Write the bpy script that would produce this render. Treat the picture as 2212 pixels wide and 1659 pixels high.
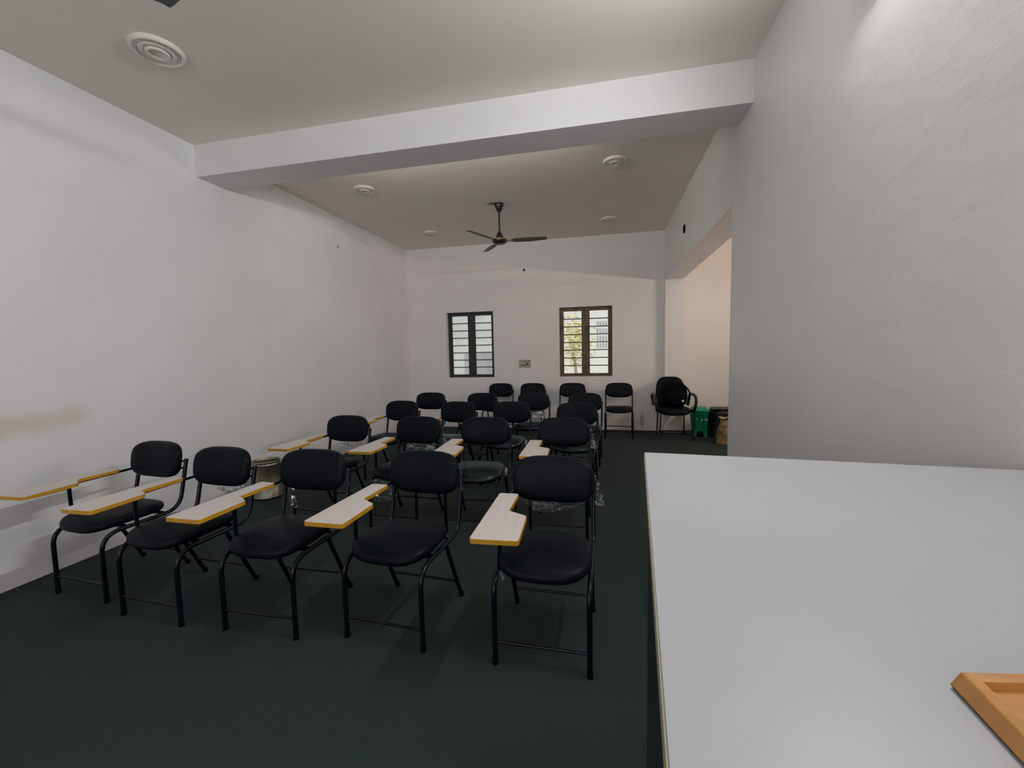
import bpy, math, random
from mathutils import Vector, Matrix, noise
for o in list(bpy.data.objects): bpy.data.objects.remove(o, do_unlink=True)
S = bpy.context.scene
COL = S.collection
PI = math.pi

# ------------------------------------------------------------------ camera
cam = bpy.data.cameras.new('camera')
cam.sensor_fit = 'HORIZONTAL'; cam.sensor_width = 36.0
cam.lens = 900.005 / 2212 * 36.0
cam.clip_start = 0.02; cam.clip_end = 200
co = bpy.data.objects.new('camera', cam); COL.objects.link(co)
_r = Vector((0.97697, 0.21231, -0.02125)); _d = Vector((-0.00365, -0.08293, -0.99655)); _f = Vector((-0.21334, 0.97368, -0.08024))
co.matrix_world = Matrix(((_r.x, -_d.x, -_f.x, 0), (_r.y, -_d.y, -_f.y, 0), (_r.z, -_d.z, -_f.z, 1.4), (0, 0, 0, 1)))
S.camera = co

# ------------------------------------------------------------------ world, sun, exposure
W = bpy.data.worlds.new('world'); S.world = W; W.use_nodes = True
_bg = W.node_tree.nodes['Background']
_bg.inputs[0].default_value = (0.80, 0.88, 1.0, 1); _bg.inputs[1].default_value = 0.9
sun = bpy.data.lights.new('sun', 'SUN'); sun.energy = 2.4; sun.angle = 0.01; sun.color = (1, 0.95, 0.86)
so = bpy.data.objects.new('sun', sun); COL.objects.link(so)
so.rotation_euler = (math.radians(42), 0, math.radians(-18))
fill = bpy.data.lights.new('rear_fill', 'AREA'); fill.shape = 'RECTANGLE'; fill.size = 2.6; fill.size_y = 1.5
fill.energy = 45; fill.color = (1.0, 0.99, 1.0)          # daylight is an unseen fill lamp, added behind the viewer
dob = bpy.data.objects.new('rear_fill', fill); COL.objects.link(dob)
dob.location = (-1.2, -2.585, 1.75); dob.rotation_euler = (math.radians(90), 0, 0)
S.view_settings.view_transform = 'Standard'; S.view_settings.look = 'None'
S.view_settings.exposure = -0.42; S.view_settings.gamma = 1.0
S.view_settings.use_curve_mapping = False
S.cycles.use_denoising = True
S.cycles.max_bounces = 14; S.cycles.diffuse_bounces = 10; S.cycles.glossy_bounces = 4
S.cycles.transparent_max_bounces = 16
S.cycles.sample_clamp_indirect = 6.0
TUBE_POWER = 268.0     # radiance of the lit tube in this room
BEAM_POWER = 37.0       # radiance of the added fill strip behind the beam
SIDE_POWER = 205.0      # radiance of the added lamp in the side room

# room dimensions (metres, camera foot at the origin, back wall towards +y)
XL, XR, YB, ZC = -3.565, 0.986, 7.30, 3.288
BY0, BY1, BZ = 3.196, 3.508, 3.012
OX, OZ, OY0, OY1 = 1.262, 2.485, 3.624, 7.18
YF = -2.6
SXR, SYF, SYB = 3.3, 3.2, 7.38

# ------------------------------------------------------------------ materials
def mat(name, base, rough=0.6, metal=0.0, spec=0.5, **kw):
    m = bpy.data.materials.new(name); m.use_nodes = True
    b = m.node_tree.nodes['Principled BSDF']
    b.inputs['Base Color'].default_value = (*base, 1)
    b.inputs['Roughness'].default_value = rough
    b.inputs['Metallic'].default_value = metal
    b.inputs['Specular IOR Level'].default_value = spec
    for k, v in kw.items(): b.inputs[k].default_value = v
    return m

def nd(m, t, **kw):
    n = m.node_tree.nodes.new(t)
    for k, v in kw.items(): setattr(n, k, v)
    return n
def lk(m, a, b): m.node_tree.links.new(a, b)
def bsdf(m): return m.node_tree.nodes['Principled BSDF']

def coords(m, scale=(1, 1, 1), loc=(0, 0, 0)):
    tc = nd(m, 'ShaderNodeTexCoord'); mp = nd(m, 'ShaderNodeMapping')
    mp.inputs['Scale'].default_value = scale; mp.inputs['Location'].default_value = loc
    lk(m, tc.outputs['Object'], mp.inputs['Vector'])
    return mp.outputs['Vector']

def add_noise(m, scale, detail=3, rough=0.5, vec=None, vscale=(1, 1, 1)):
    n = nd(m, 'ShaderNodeTexNoise'); n.inputs['Scale'].default_value = scale
    n.inputs['Detail'].default_value = detail; n.inputs['Roughness'].default_value = rough
    lk(m, vec if vec is not None else coords(m, vscale), n.inputs['Vector'])
    return n.outputs['Fac']

def vary(m, c1, c2, scale, lo=0.35, hi=0.65, vscale=(1, 1, 1), detail=3):
    f = add_noise(m, scale, detail, vscale=vscale)
    r = nd(m, 'ShaderNodeMapRange'); r.inputs['From Min'].default_value = lo; r.inputs['From Max'].default_value = hi
    lk(m, f, r.inputs['Value'])
    x = nd(m, 'ShaderNodeMix', data_type='RGBA')
    x.inputs['A'].default_value = (*c1, 1); x.inputs['B'].default_value = (*c2, 1)
    lk(m, r.outputs['Result'], x.inputs['Factor'])
    lk(m, x.outputs['Result'], bsdf(m).inputs['Base Color'])
    return x

def bump(m, height, strength, dist):
    b = nd(m, 'ShaderNodeBump'); b.inputs['Strength'].default_value = strength; b.inputs['Distance'].default_value = dist
    lk(m, height, b.inputs['Height'])
    old = bsdf(m).inputs['Normal'].links
    if old: lk(m, old[0].from_socket, b.inputs['Normal'])
    lk(m, b.outputs['Normal'], bsdf(m).inputs['Normal'])

def blob(m, centre, radii, edge=0.35, nscale=6.0, namp=0.9):
    """0..1 mask of one stain with its own ragged outline, at a fixed place on the wall"""
    vec = coords(m)
    s = nd(m, 'ShaderNodeVectorMath', operation='SUBTRACT'); s.inputs[1].default_value = centre
    lk(m, vec, s.inputs[0])
    d = nd(m, 'ShaderNodeVectorMath', operation='DIVIDE'); d.inputs[1].default_value = radii
    lk(m, s.outputs[0], d.inputs[0])
    l = nd(m, 'ShaderNodeVectorMath', operation='LENGTH'); lk(m, d.outputs[0], l.inputs[0])
    n = add_noise(m, nscale, 5)
    a = nd(m, 'ShaderNodeMath', operation='MULTIPLY_ADD'); a.inputs[1].default_value = namp * 2; a.inputs[2].default_value = -namp
    lk(m, n, a.inputs[0])
    t = nd(m, 'ShaderNodeMath', operation='ADD'); lk(m, l.outputs['Value'], t.inputs[0]); lk(m, a.outputs[0], t.inputs[1])
    r = nd(m, 'ShaderNodeMapRange'); r.inputs['From Min'].default_value = 1.0; r.inputs['From Max'].default_value = 1.0 - edge
    lk(m, t.outputs[0], r.inputs['Value'])
    return r.outputs['Result']

def stain(m, mask, colour, amount):
    inp = bsdf(m).inputs['Base Color']
    x = nd(m, 'ShaderNodeMix', data_type='RGBA')
    if inp.links: lk(m, inp.links[0].from_socket, x.inputs['A'])
    else: x.inputs['A'].default_value = inp.default_value
    x.inputs['B'].default_value = (*colour, 1)
    f = nd(m, 'ShaderNodeMath', operation='MULTIPLY'); f.inputs[1].default_value = amount
    lk(m, mask, f.inputs[0]); lk(m, f.outputs[0], x.inputs['Factor'])
    lk(m, x.outputs['Result'], inp)

WALL = (0.87, 0.845, 0.84)
M = {}
def wall_mat(name, rough, c=WALL, spec=0.4):
    m = mat(name, c, rough, spec=spec)
    vary(m, tuple(v * 0.97 for v in c), tuple(min(1, v * 1.02) for v in c), 1.3)
    bump(m, add_noise(m, 60, 4), 0.05, 0.004)
    return m
M['wall_left'] = wall_mat('painted plaster left', 0.55, (0.845, 0.835, 0.855))
stain(M['wall_left'], blob(M['wall_left'], (XL, 1.78, 1.00), (0.3, 0.50, 0.11), 0.6, 4.0, 0.55), (0.62, 0.53, 0.38), 0.55)
stain(M['wall_left'], blob(M['wall_left'], (XL, 5.243, 2.877), (0.1, 0.03, 0.035), 0.5, 20, 0.3), (0.2, 0.18, 0.15), 0.7)
M['wall_back'] = wall_mat('painted plaster back', 0.6)
stain(M['wall_back'], blob(M['wall_back'], (0.645, YB, 0.17), (0.035, 0.3, 0.15), 0.4, 14, 0.7), (0.25, 0.2, 0.13), 0.6)
M['wall_right'] = mat('glossy plaster right', WALL, 0.36, spec=0.45)
vary(M['wall_right'], (0.85, 0.825, 0.815), (0.88, 0.86, 0.85), 1.5)
bump(M['wall_right'], add_noise(M['wall_right'], 2.6, 5, 0.55, vscale=(1, 1, 1.7)), 0.16, 0.03)
bump(M['wall_right'], add_noise(M['wall_right'], 7, 6, 0.65, vscale=(1, 0.8, 3.2)), 0.10, 0.010)
bump(M['wall_right'], add_noise(M['wall_right'], 22, 2, 0.5, vscale=(1, 1.3, 0.10)), 0.10, 0.004)
M['wall_side'] = wall_mat('painted plaster side room', 0.6, (0.87, 0.82, 0.79))
M['ceiling'] = mat('ceiling paint', (0.66, 0.635, 0.585), 0.7, spec=0.3)
vary(M['ceiling'], (0.83, 0.80, 0.725), (0.86, 0.83, 0.755), 1.1)
bump(M['ceiling'], add_noise(M['ceiling'], 50, 3), 0.05, 0.004)
stain(M['ceiling'], blob(M['ceiling'], (-1.38, 5.36, ZC), (0.09, 0.05, 0.2), 0.3, 22, 0.8), (0.09, 0.075, 0.05), 0.8)
M['beam'] = wall_mat('beam paint', 0.6, (0.80, 0.79, 0.785))
M['carpet'] = mat('dark green carpet', (0.045,0.058,0.052), 0.95, spec=0.1)
vary(M['carpet'], (0.028, 0.043, 0.039), (0.046, 0.062, 0.056), 220, detail=2)
bump(M['carpet'], add_noise(M['carpet'], 420, 2), 0.6, 0.006)
M['tube'] = mat('black enamel tube', (0.0015, 0.0045, 0.0095), 0.26, spec=0.32)
M['cap'] = mat('black rubber', (0.0025, 0.0035, 0.005), 0.8, spec=0.1)
M['fabric'] = mat('black leatherette', (0.0022, 0.0046, 0.0086), 0.46, spec=0.13)
bump(M['fabric'], add_noise(M['fabric'], 160, 3), 0.12, 0.002)
M['laminate'] = mat('white wood grain laminate', (0.66, 0.60, 0.575), 0.45, spec=0.35)
vary(M['laminate'], (0.63, 0.57, 0.545), (0.69, 0.63, 0.605), 5, vscale=(14, 1, 1))
M['edge'] = mat('ochre edge band', (0.60, 0.30, 0.018), 0.45)
vary(M['edge'], (0.56, 0.27, 0.015), (0.63, 0.33, 0.022), 30)
M['topwhite'] = mat('white satin laminate top', (0.43, 0.433, 0.457), 0.34, spec=0.3)
vary(M['topwhite'], (0.45, 0.455, 0.485), (0.47, 0.473, 0.50), 3)
for c, r, k in [((0.31, 1.02, 1.1), (0.05, 0.012, 0.1), 0.3), ((0.42, 0.87, 1.1), (0.07, 0.02, 0.1), 0.25), ((0.50, 0.83, 1.1), (0.02, 0.02, 0.1), 0.45), ((0.40, 0.95, 1.1), (0.12, 0.06, 0.1), 0.18)]:
    stain(M['topwhite'], blob(M['topwhite'], c, r, 0.6, 60, 0.9), (0.30, 0.32, 0.33), k)
bump(M['topwhite'], add_noise(M['topwhite'], 90, 3), 0.03, 0.001)
M['topedge'] = mat('raw board edge', (0.34, 0.31, 0.22), 0.6)
M['navy'] = mat('navy board', (0.006, 0.012, 0.024), 0.5)
M['tray'] = mat('orange wood', (0.62, 0.29, 0.07), 0.38)
vary(M['tray'], (0.46, 0.20, 0.050), (0.56, 0.255, 0.066), 9, vscale=(1, 6, 1))
M['traydark'] = mat('dark wood foot', (0.05, 0.035, 0.035), 0.6)
M['brown'] = mat('dark brown window paint', (0.028, 0.020, 0.017), 0.5)
vary(M['brown'], (0.022, 0.016, 0.014), (0.036, 0.026, 0.020), 12)
M['brown2'] = mat('worn brown window paint', (0.10, 0.066, 0.030), 0.5)
vary(M['brown2'], (0.055, 0.040, 0.022), (0.16, 0.105, 0.045), 9)
M['bar'] = mat('green black bars', (0.012, 0.022, 0.018), 0.5)
M['steel'] = mat('brushed stainless', (0.36, 0.345, 0.27), 0.42, metal=1.0)
bump(M['steel'], add_noise(M['steel'], 30, 2, vscale=(1, 1, 0.05)), 0.05, 0.002)
M['green'] = mat('green plastic', (0.004, 0.17, 0.085), 0.42)
M['greenlid'] = mat('bright green plastic', (0.006, 0.30, 0.15), 0.38)
M['white'] = mat('white plastic', (0.70, 0.69, 0.68), 0.5)
M['offwhite'] = mat('aged white plaster', (0.80, 0.775, 0.72), 0.6)
M['grey'] = mat('grey blade paint', (0.10, 0.105, 0.085), 0.5)
M['bluegrey'] = mat('blue grey blade paint', (0.085, 0.115, 0.13), 0.5)
M['fanblack'] = mat('dark brown fan enamel', (0.012, 0.010, 0.011), 0.3)
M['brass'] = mat('brass ring', (0.42, 0.32, 0.13), 0.35, metal=0.8)
M['hole'] = mat('hole dark', (0.003, 0.004, 0.005), 0.9)
M['paper'] = mat('brown kraft paper', (0.24, 0.155, 0.055), 0.8)
vary(M['paper'], (0.20, 0.135, 0.05), (0.42, 0.29, 0.11), 9)
bump(M['paper'], add_noise(M['paper'], 14, 5), 0.8, 0.03)
M['card'] = mat('tan cardboard', (0.42, 0.29, 0.11), 0.8)
M['bag'] = mat('black bin liner', (0.006, 0.007, 0.010), 0.35)
bump(M['bag'], add_noise(M['bag'], 16, 5), 0.8, 0.03)
M['nylon'] = mat('black nylon', (0.0016, 0.0026, 0.0055), 0.75, spec=0.08)
bump(M['nylon'], add_noise(M['nylon'], 300, 2), 0.2, 0.002)
M['armplastic'] = mat('black moulded plastic', (0.010, 0.013, 0.014), 0.4)
M['logo'] = mat('pale emblem', (0.75, 0.72, 0.66), 0.6)
M['sticker'] = mat('beige sticker', (0.42, 0.40, 0.27), 0.6)
M['stickerprint'] = mat('brown sticker print', (0.22, 0.16, 0.06), 0.6)
M['decal'] = mat('pale green decal', (0.42, 0.66, 0.55), 0.6)
M['switch'] = mat('grey metal box', (0.46, 0.44, 0.38), 0.6)
M['wire'] = mat('dark wire', (0.05, 0.04, 0.022), 0.6)
M['enamel'] = mat('white enamel', (0.8, 0.8, 0.78), 0.4)

def film_mat():
    m = bpy.data.materials.new('clear plastic film'); m.use_nodes = True
    nt = m.node_tree; nt.nodes.remove(nt.nodes['Principled BSDF'])
    out = nt.nodes['Material Output']
    tr = nd(m, 'ShaderNodeBsdfTransparent'); tr.inputs[0].default_value = (0.93, 0.95, 0.94, 1)
    gl = nd(m, 'ShaderNodeBsdfGlossy'); gl.inputs['Roughness'].default_value = 0.22
    gl.inputs[0].default_value = (0.95, 0.97, 0.98, 1)
    df = nd(m, 'ShaderNodeBsdfTranslucent'); df.inputs[0].default_value = (0.6, 0.64, 0.63, 1)
    d2 = nd(m, 'ShaderNodeBsdfDiffuse'); d2.inputs[0].default_value = (0.7, 0.74, 0.74, 1)
    n = add_noise(m, 16, 2, 0.5)
    bp = nd(m, 'ShaderNodeBump'); bp.inputs['Strength'].default_value = 1.0; bp.inputs['Distance'].default_value = 0.03
    lk(m, n, bp.inputs['Height'])
    for x in (gl, d2): lk(m, bp.outputs[0], x.inputs['Normal'])
    a = nd(m, 'ShaderNodeMixShader'); a.inputs[0].default_value = 0.6
    lk(m, df.outputs[0], a.inputs[1]); lk(m, d2.outputs[0], a.inputs[2])
    b = nd(m, 'ShaderNodeMixShader'); b.inputs[0].default_value = 0.6
    lk(m, a.outputs[0], b.inputs[1]); lk(m, gl.outputs[0], b.inputs[2])
    # crease lines: thin ridges where the noise crosses its middle
    n2 = add_noise(m, 20, 1.5, 0.5, vscale=(0.7, 1, 1.5))
    s1 = nd(m, 'ShaderNodeMath', operation='SUBTRACT'); s1.inputs[1].default_value = 0.5; lk(m, n2, s1.inputs[0])
    s2 = nd(m, 'ShaderNodeMath', operation='ABSOLUTE'); lk(m, s1.outputs[0], s2.inputs[0])
    r = nd(m, 'ShaderNodeMapRange'); r.interpolation_type = 'SMOOTHSTEP'
    r.inputs['From Min'].default_value = 0.0; r.inputs['From Max'].default_value = 0.075
    r.inputs['To Min'].default_value = 0.95; r.inputs['To Max'].default_value = 0.15
    lk(m, s2.outputs[0], r.inputs['Value'])
    c = nd(m, 'ShaderNodeMixShader'); lk(m, r.outputs[0], c.inputs[0])
    lk(m, tr.outputs[0], c.inputs[1]); lk(m, b.outputs[0], c.inputs[2])
    lk(m, c.outputs[0], out.inputs[0])
    return m
M['film'] = film_mat()

def glass_mat(name, cloud, tint, amount):
    m = bpy.data.materials.new(name); m.use_nodes = True
    nt = m.node_tree; nt.nodes.remove(nt.nodes['Principled BSDF']); out = nt.nodes['Material Output']
    tr = nd(m, 'ShaderNodeBsdfTransparent'); tr.inputs[0].default_value = (*tint, 1)
    df = nd(m, 'ShaderNodeBsdfTranslucent'); df.inputs[0].default_value = (*cloud, 1)
    gl = nd(m, 'ShaderNodeBsdfGlossy'); gl.inputs['Roughness'].default_value = 0.1
    a = nd(m, 'ShaderNodeMixShader'); a.inputs[0].default_value = amount
    n = add_noise(m, 9, 4)
    r = nd(m, 'ShaderNodeMapRange'); r.inputs['To Min'].default_value = amount * 0.6; r.inputs['To Max'].default_value = min(1, amount * 1.4)
    lk(m, n, r.inputs['Value']); lk(m, r.outputs[0], a.inputs[0])
    lk(m, tr.outputs[0], a.inputs[1]); lk(m, df.outputs[0], a.inputs[2])
    b = nd(m, 'ShaderNodeMixShader'); b.inputs[0].default_value = 0.04
    lk(m, a.outputs[0], b.inputs[1]); lk(m, gl.outputs[0], b.inputs[2])
    lk(m, b.outputs[0], out.inputs[0])
    return m
M['frosted'] = glass_mat('dusty louvre glass', (0.85, 0.86, 0.84), (0.92, 0.93, 0.92), 0.35)
M['clear'] = glass_mat('clear louvre glass', (0.9, 0.9, 0.85), (0.98, 0.98, 0.96), 0.10)

def emit(name, c, s):
    m = bpy.data.materials.new(name); m.use_nodes = True
    b = bsdf(m); b.inputs['Base Color'].default_value = (0.8, 0.8, 0.8, 1)
    b.inputs['Emission Color'].default_value = (*c, 1); b.inputs['Emission Strength'].default_value = s
    return m
M['lit'] = emit('lit tube', (0.97, 0.98, 1.0), TUBE_POWER)
M['beamfill'] = emit('added beam strip', (1.0, 0.95, 0.90), BEAM_POWER)
M['sidefill'] = emit('added warm tube', (1.0, 0.85, 0.745), SIDE_POWER)

# ------------------------------------------------------------------ mesh helpers
class MB:
    def __init__(s): s.v = []; s.f = []; s.sm = []; s.mi = []
    def add(s, v, f, smooth=False, mi=0):
        k = len(s.v); s.v += [tuple(p) for p in v]
        for q in f: s.f.append(tuple(i + k for i in q)); s.sm.append(smooth); s.mi.append(mi)
        return s
    def box(s, a, b, mi=0):
        x0, y0, z0 = a; x1, y1, z1 = b
        v = [(x0, y0, z0), (x1, y0, z0), (x1, y1, z0), (x0, y1, z0), (x0, y0, z1), (x1, y0, z1), (x1, y1, z1), (x0, y1, z1)]
        return s.add(v, [(0, 3, 2, 1), (4, 5, 6, 7), (0, 1, 5, 4), (1, 2, 6, 5), (2, 3, 7, 6), (3, 0, 4, 7)], False, mi)
    def tube(s, path, r, n=10, mi=0, caps=True):
        P = [Vector(p) for p in path]; k = len(P); v = []; rr = r if isinstance(r, (list, tuple)) else [r] * k
        t0 = (P[1] - P[0]).normalized(); u = t0.orthogonal().normalized(); prev = t0
        for i in range(k):
            t = (P[min(i + 1, k - 1)] - P[max(i - 1, 0)]).normalized()
            u = prev.rotation_difference(t) @ u; u = (u - u.dot(t) * t).normalized(); w = t.cross(u); prev = t
            for j in range(n):
                a = 2 * PI * j / n; v.append(P[i] + rr[i] * (math.cos(a) * u + math.sin(a) * w))
        f = [(i * n + j, i * n + (j + 1) % n, (i + 1) * n + (j + 1) % n, (i + 1) * n + j) for i in range(k - 1) for j in range(n)]
        s.add(v, f, True, mi)
        if caps:
            s.add(v[:n], [tuple(reversed(range(n)))], False, mi); s.add(v[-n:], [tuple(range(n))], False, mi)
        return s
    def lathe(s, prof, n=28, c=(0, 0, 0), mi=0, smooth=True):
        v = []
        for r, z in prof:
            for j in range(n):
                a = 2 * PI * j / n; v.append((c[0] + r * math.cos(a), c[1] + r * math.sin(a), c[2] + z))
        k = len(prof)
        f = [(i * n + j, i * n + (j + 1) % n, (i + 1) * n + (j + 1) % n, (i + 1) * n + j) for i in range(k - 1) for j in range(n)]
        return s.add(v, f, smooth, mi)
    def prism(s, out, z0, z1, mi=0, bev=0.0, side_mi=None):
        """outline (ccw) between z0 and z1, optional small chamfer at the top and bottom rims"""
        n = len(out); cx = sum(p[0] for p in out) / n; cy = sum(p[1] for p in out) / n
        def ins(d):
            r = []
            for i in range(n):
                a = Vector(out[i - 1]); b = Vector(out[i]); c = Vector(out[(i + 1) % n])
                e1 = (b - a).normalized(); e2 = (c - b).normalized()
                n1 = Vector((-e1.y, e1.x)); n2 = Vector((-e2.y, e2.x)); m = (n1 + n2)
                m = m.normalized() / max(0.4, (m.normalized()).dot(n1)) if m.length > 1e-6 else n1
                r.append(b + m * d)
            return r
        rings = [(ins(bev), z0), (out, z0 + bev), (out, z1 - bev), (ins(bev), z1)] if bev > 0 else [(out, z0), (out, z1)]
        v = []
        for o, z in rings: v += [(p[0], p[1], z) for p in o]
        sm = side_mi if side_mi is not None else mi
        f = [(i * n + j, i * n + (j + 1) % n, (i + 1) * n + (j + 1) % n, (i + 1) * n + j) for i in range(len(rings) - 1) for j in range(n)]
        s.add(v, f, False, sm)
        t = (len(rings) - 1) * n
        s.add(v[:n], [tuple(reversed(range(n)))], False, mi); s.add(v[t:], [tuple(range(n))], False, mi)
        return s
    def grid(s, fn, nu, nv, smooth=True, mi=0, wrap=False):
        v = [fn(i / nu, j / nv) for i in range(nu + 1) for j in range(nv + 1)]
        f = [(i * (nv + 1) + j, (i + 1) * (nv + 1) + j, (i + 1) * (nv + 1) + j + 1, i * (nv + 1) + j + 1) for i in range(nu) for j in range(nv)]
        return s.add(v, f, smooth, mi)
    def xf(s, mtx):
        s.v = [tuple(mtx @ Vector(p)) for p in s.v]; return s
    def mesh(s, name, mats):
        me = bpy.data.meshes.new(name); me.from_pydata(s.v, [], s.f)
        for m in (mats if isinstance(mats, (list, tuple)) else [mats]): me.materials.append(m)
        me.polygons.foreach_set('use_smooth', s.sm); me.polygons.foreach_set('material_index', s.mi); me.update()
        return me

def put(name, me, parent=None, loc=None, rot=None):
    o = bpy.data.objects.new(name, me); COL.objects.link(o)
    if parent: o.parent = parent
    if loc: o.location = loc
    if rot: o.rotation_euler = rot
    return o
def build(name, mb, m, parent=None, loc=None, rot=None): return put(name, mb.mesh(name, m), parent, loc, rot)
def tag(o, label, cat, group=None):
    o['label'] = label; o['category'] = cat
    if group: o['group'] = group
    return o
def thing(name, label, cat, loc=(0, 0, 0), rz=0.0, group=None):
    o = bpy.data.objects.new(name, None); COL.objects.link(o); o.empty_display_size = 0.1
    o.location = loc; o.rotation_euler = (0, 0, rz)
    return tag(o, label, cat, group)
def struct(name, mb, m):
    o = build(name, mb, m); o['kind'] = 'structure'; return o

def fillet(pts, rad, n=7):
    P = [Vector(p) for p in pts]; out = [P[0]]
    for i in range(1, len(P) - 1):
        r = rad[i - 1] if isinstance(rad, (list, tuple)) else rad
        a = (P[i - 1] - P[i]).normalized(); b = (P[i + 1] - P[i]).normalized()
        A = P[i] + a * r; B = P[i] + b * r
        for k in range(n + 1):
            t = k / n; out.append(A * (1 - t) ** 2 + P[i] * 2 * t * (1 - t) + B * t * t)
    return out + [P[-1]]

def superell(a, b, e, n, c=(0, 0)):
    r = []
    for k in range(n):
        t = 2 * PI * k / n; ct, st = math.cos(t), math.sin(t)
        r.append((c[0] + a * math.copysign(abs(ct) ** (2 / e), ct), c[1] + b * math.copysign(abs(st) ** (2 / e), st)))
    return r

def cushion(a, b, th, e=3.2, n=56, dome=0.25, bottom=0.35):
    """padded pad: outline superellipse, z from 0 (underside) to th (crown)"""
    mb = MB(); rings = []
    prof = [(0.0, 0.05), (0.55, 0.03), (0.86, 0.0), (0.95, 0.06), (0.99, bottom * 0.6), (1.0, bottom), (0.995, 0.55), (0.97, 0.70), (0.92, 0.80), (0.82, 0.88), (0.62, 0.95), (0.35, 0.99), (0.0, 1.0)]
    v = []
    for s_, h in prof:
        s2 = max(s_, 0.002)
        ins = (1 - s2)
        oo = superell(a * s2 if s_ < 0.8 else a - min(a, b) * ins, b * s2 if s_ < 0.8 else b - min(a, b) * ins, e, n)
        v += [(p[0], p[1], h * th) for p in oo]
    k = len(prof)
    f = [(i * n + j, i * n + (j + 1) % n, (i + 1) * n + (j + 1) % n, (i + 1) * n + j) for i in range(k - 1) for j in range(n)]
    mb.add(v, f, True)
    return mb

# ------------------------------------------------------------------ the room
T = 0.22
struct('floor', MB().box((XL - T, YF - T, -0.15), (SXR + T, SYB + T, 0.0)), M['carpet'])
struct('ceiling', MB().box((XL - T, YF - T, ZC), (SXR + T, SYB + T, ZC + 0.18)), M['ceiling'])
struct('trim_1', MB().box((XL, BY0, BZ), (XR, BY1, ZC)), M['beam'])
struct('wall_left', MB().box((XL - T, YF - T, 0), (XL, SYB + T, ZC)), M['wall_left'])
W1 = (-2.818, -1.921, 0.920, 2.112)
W2 = (-0.742, 0.158, 0.925, 2.121)
wb = MB(); xs = [XL, W1[0], W1[1], W2[0], W2[1], XR]
for i in range(5):
    if i in (1, 3):
        w = W1 if i == 1 else W2
        wb.box((xs[i], YB, 0), (xs[i + 1], YB + T, w[2])); wb.box((xs[i], YB, w[3]), (xs[i + 1], YB + T, ZC))
    else: wb.box((xs[i], YB, 0), (xs[i + 1], YB + T, ZC))
struct('wall_back', wb, M['wall_back'])
wr = MB()
wr.box((XR, YF - T, 0), (OX, OY0, ZC)); wr.box((XR, OY0, OZ), (OX, OY1, ZC)); wr.box((XR, OY1, 0), (OX, SYB, ZC))
struct('wall_right', wr, M['wall_right'])
FILL_GAP = (-2.5, 0.1, 1.0, 2.5)  # gap made in the unseen front wall for the fill lamp
struct('wall_front', MB().box((XL, YF - T, 0), (FILL_GAP[0], YF, ZC)).box((FILL_GAP[1], YF - T, 0), (XR, YF, ZC)).box((FILL_GAP[0], YF - T, 0), (FILL_GAP[1], YF, FILL_GAP[2])).box((FILL_GAP[0], YF - T, FILL_GAP[3]), (FILL_GAP[1], YF, ZC)), M['wall_left'])
casing = bpy.data.objects.new('fill_casing', None); COL.objects.link(casing); casing['kind'] = 'structure'; casing.location = (-1.2, YF - 0.06, 1.0)  # made-up window casing around the rear fill lamp
_m = MB()
_m.box((-1.36, 0.06, -0.06), (-1.30, 0.10, 1.56)).box((1.30, 0.06, -0.06), (1.36, 0.10, 1.56)).box((-1.30, 0.06, -0.06), (1.30, 0.10, 0.0)).box((-1.30, 0.06, 1.5), (1.30, 0.10, 1.56))
build('window_frame', _m, M['brown'], casing)
struct('wall_side_room_back', MB().box((XR, SYB, 0), (SXR, SYB + T, ZC)), M['wall_side'])
struct('wall_side_room_right', MB().box((SXR, SYF - T, 0), (SXR + T, SYB + T, ZC)), M['wall_side'])
struct('wall_side_room_front', MB().box((OX, SYF - T, 0), (SXR, SYF, ZC)), M['wall_side'])

def window(name, w, mf, mg, sb):
    x0, x1, z0, z1 = w; y = YB + sb; d = 0.06
    r = bpy.data.objects.new(name, None); COL.objects.link(r); r['kind'] = 'structure'
    r.location = ((x0 + x1) / 2, y, z0)
    hx = (x1 - x0) / 2; H = z1 - z0; fw, ft, fb, mw = 0.062, 0.060, 0.050, 0.062
    fr = MB()
    fr.box((-hx, 0, 0), (-hx + fw, d, H)); fr.box((hx - fw, 0, 0), (hx, d, H))
    fr.box((-hx + fw, 0, H - ft), (hx - fw, d, H)); fr.box((-hx + fw, 0, 0), (hx - fw, d, fb))
    fr.box((-mw, -0.01, fb), (mw, d, H - ft))
    fr.box((-hx, -0.02, -0.0), (hx, 0.0, 0.018))
    build('window_frame', fr, mf, r)
    gl = MB(); ba = MB(); n = 8; h = (H - ft - fb) / n
    for sx in (-1, 1):
        a, b = sorted((sx * mw, sx * (hx - fw)))
        for k in range(n):
            zb = fb + k * h
            gl.add([(a, 0.050, zb - 0.004), (b, 0.050, zb - 0.004), (b, 0.026, zb + h + 0.004), (a, 0.026, zb + h + 0.004)], [(0, 1, 2, 3)])
            if k: ba.box((a, 0.018, zb - 0.0078), (b, 0.048, zb + 0.0078))
        for q in (a, b): ba.box((q - 0.007, 0.014, fb), (q + 0.007, 0.05, H - ft))
    build('louvre_glass', gl, mg, r); build('louvre_bars', ba, M['bar'], r)
    return r
window('window_1', W1, M['brown'], M['frosted'], 0.11)
window('window_2', W2, M['brown2'], M['clear'], 0.10)

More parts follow.
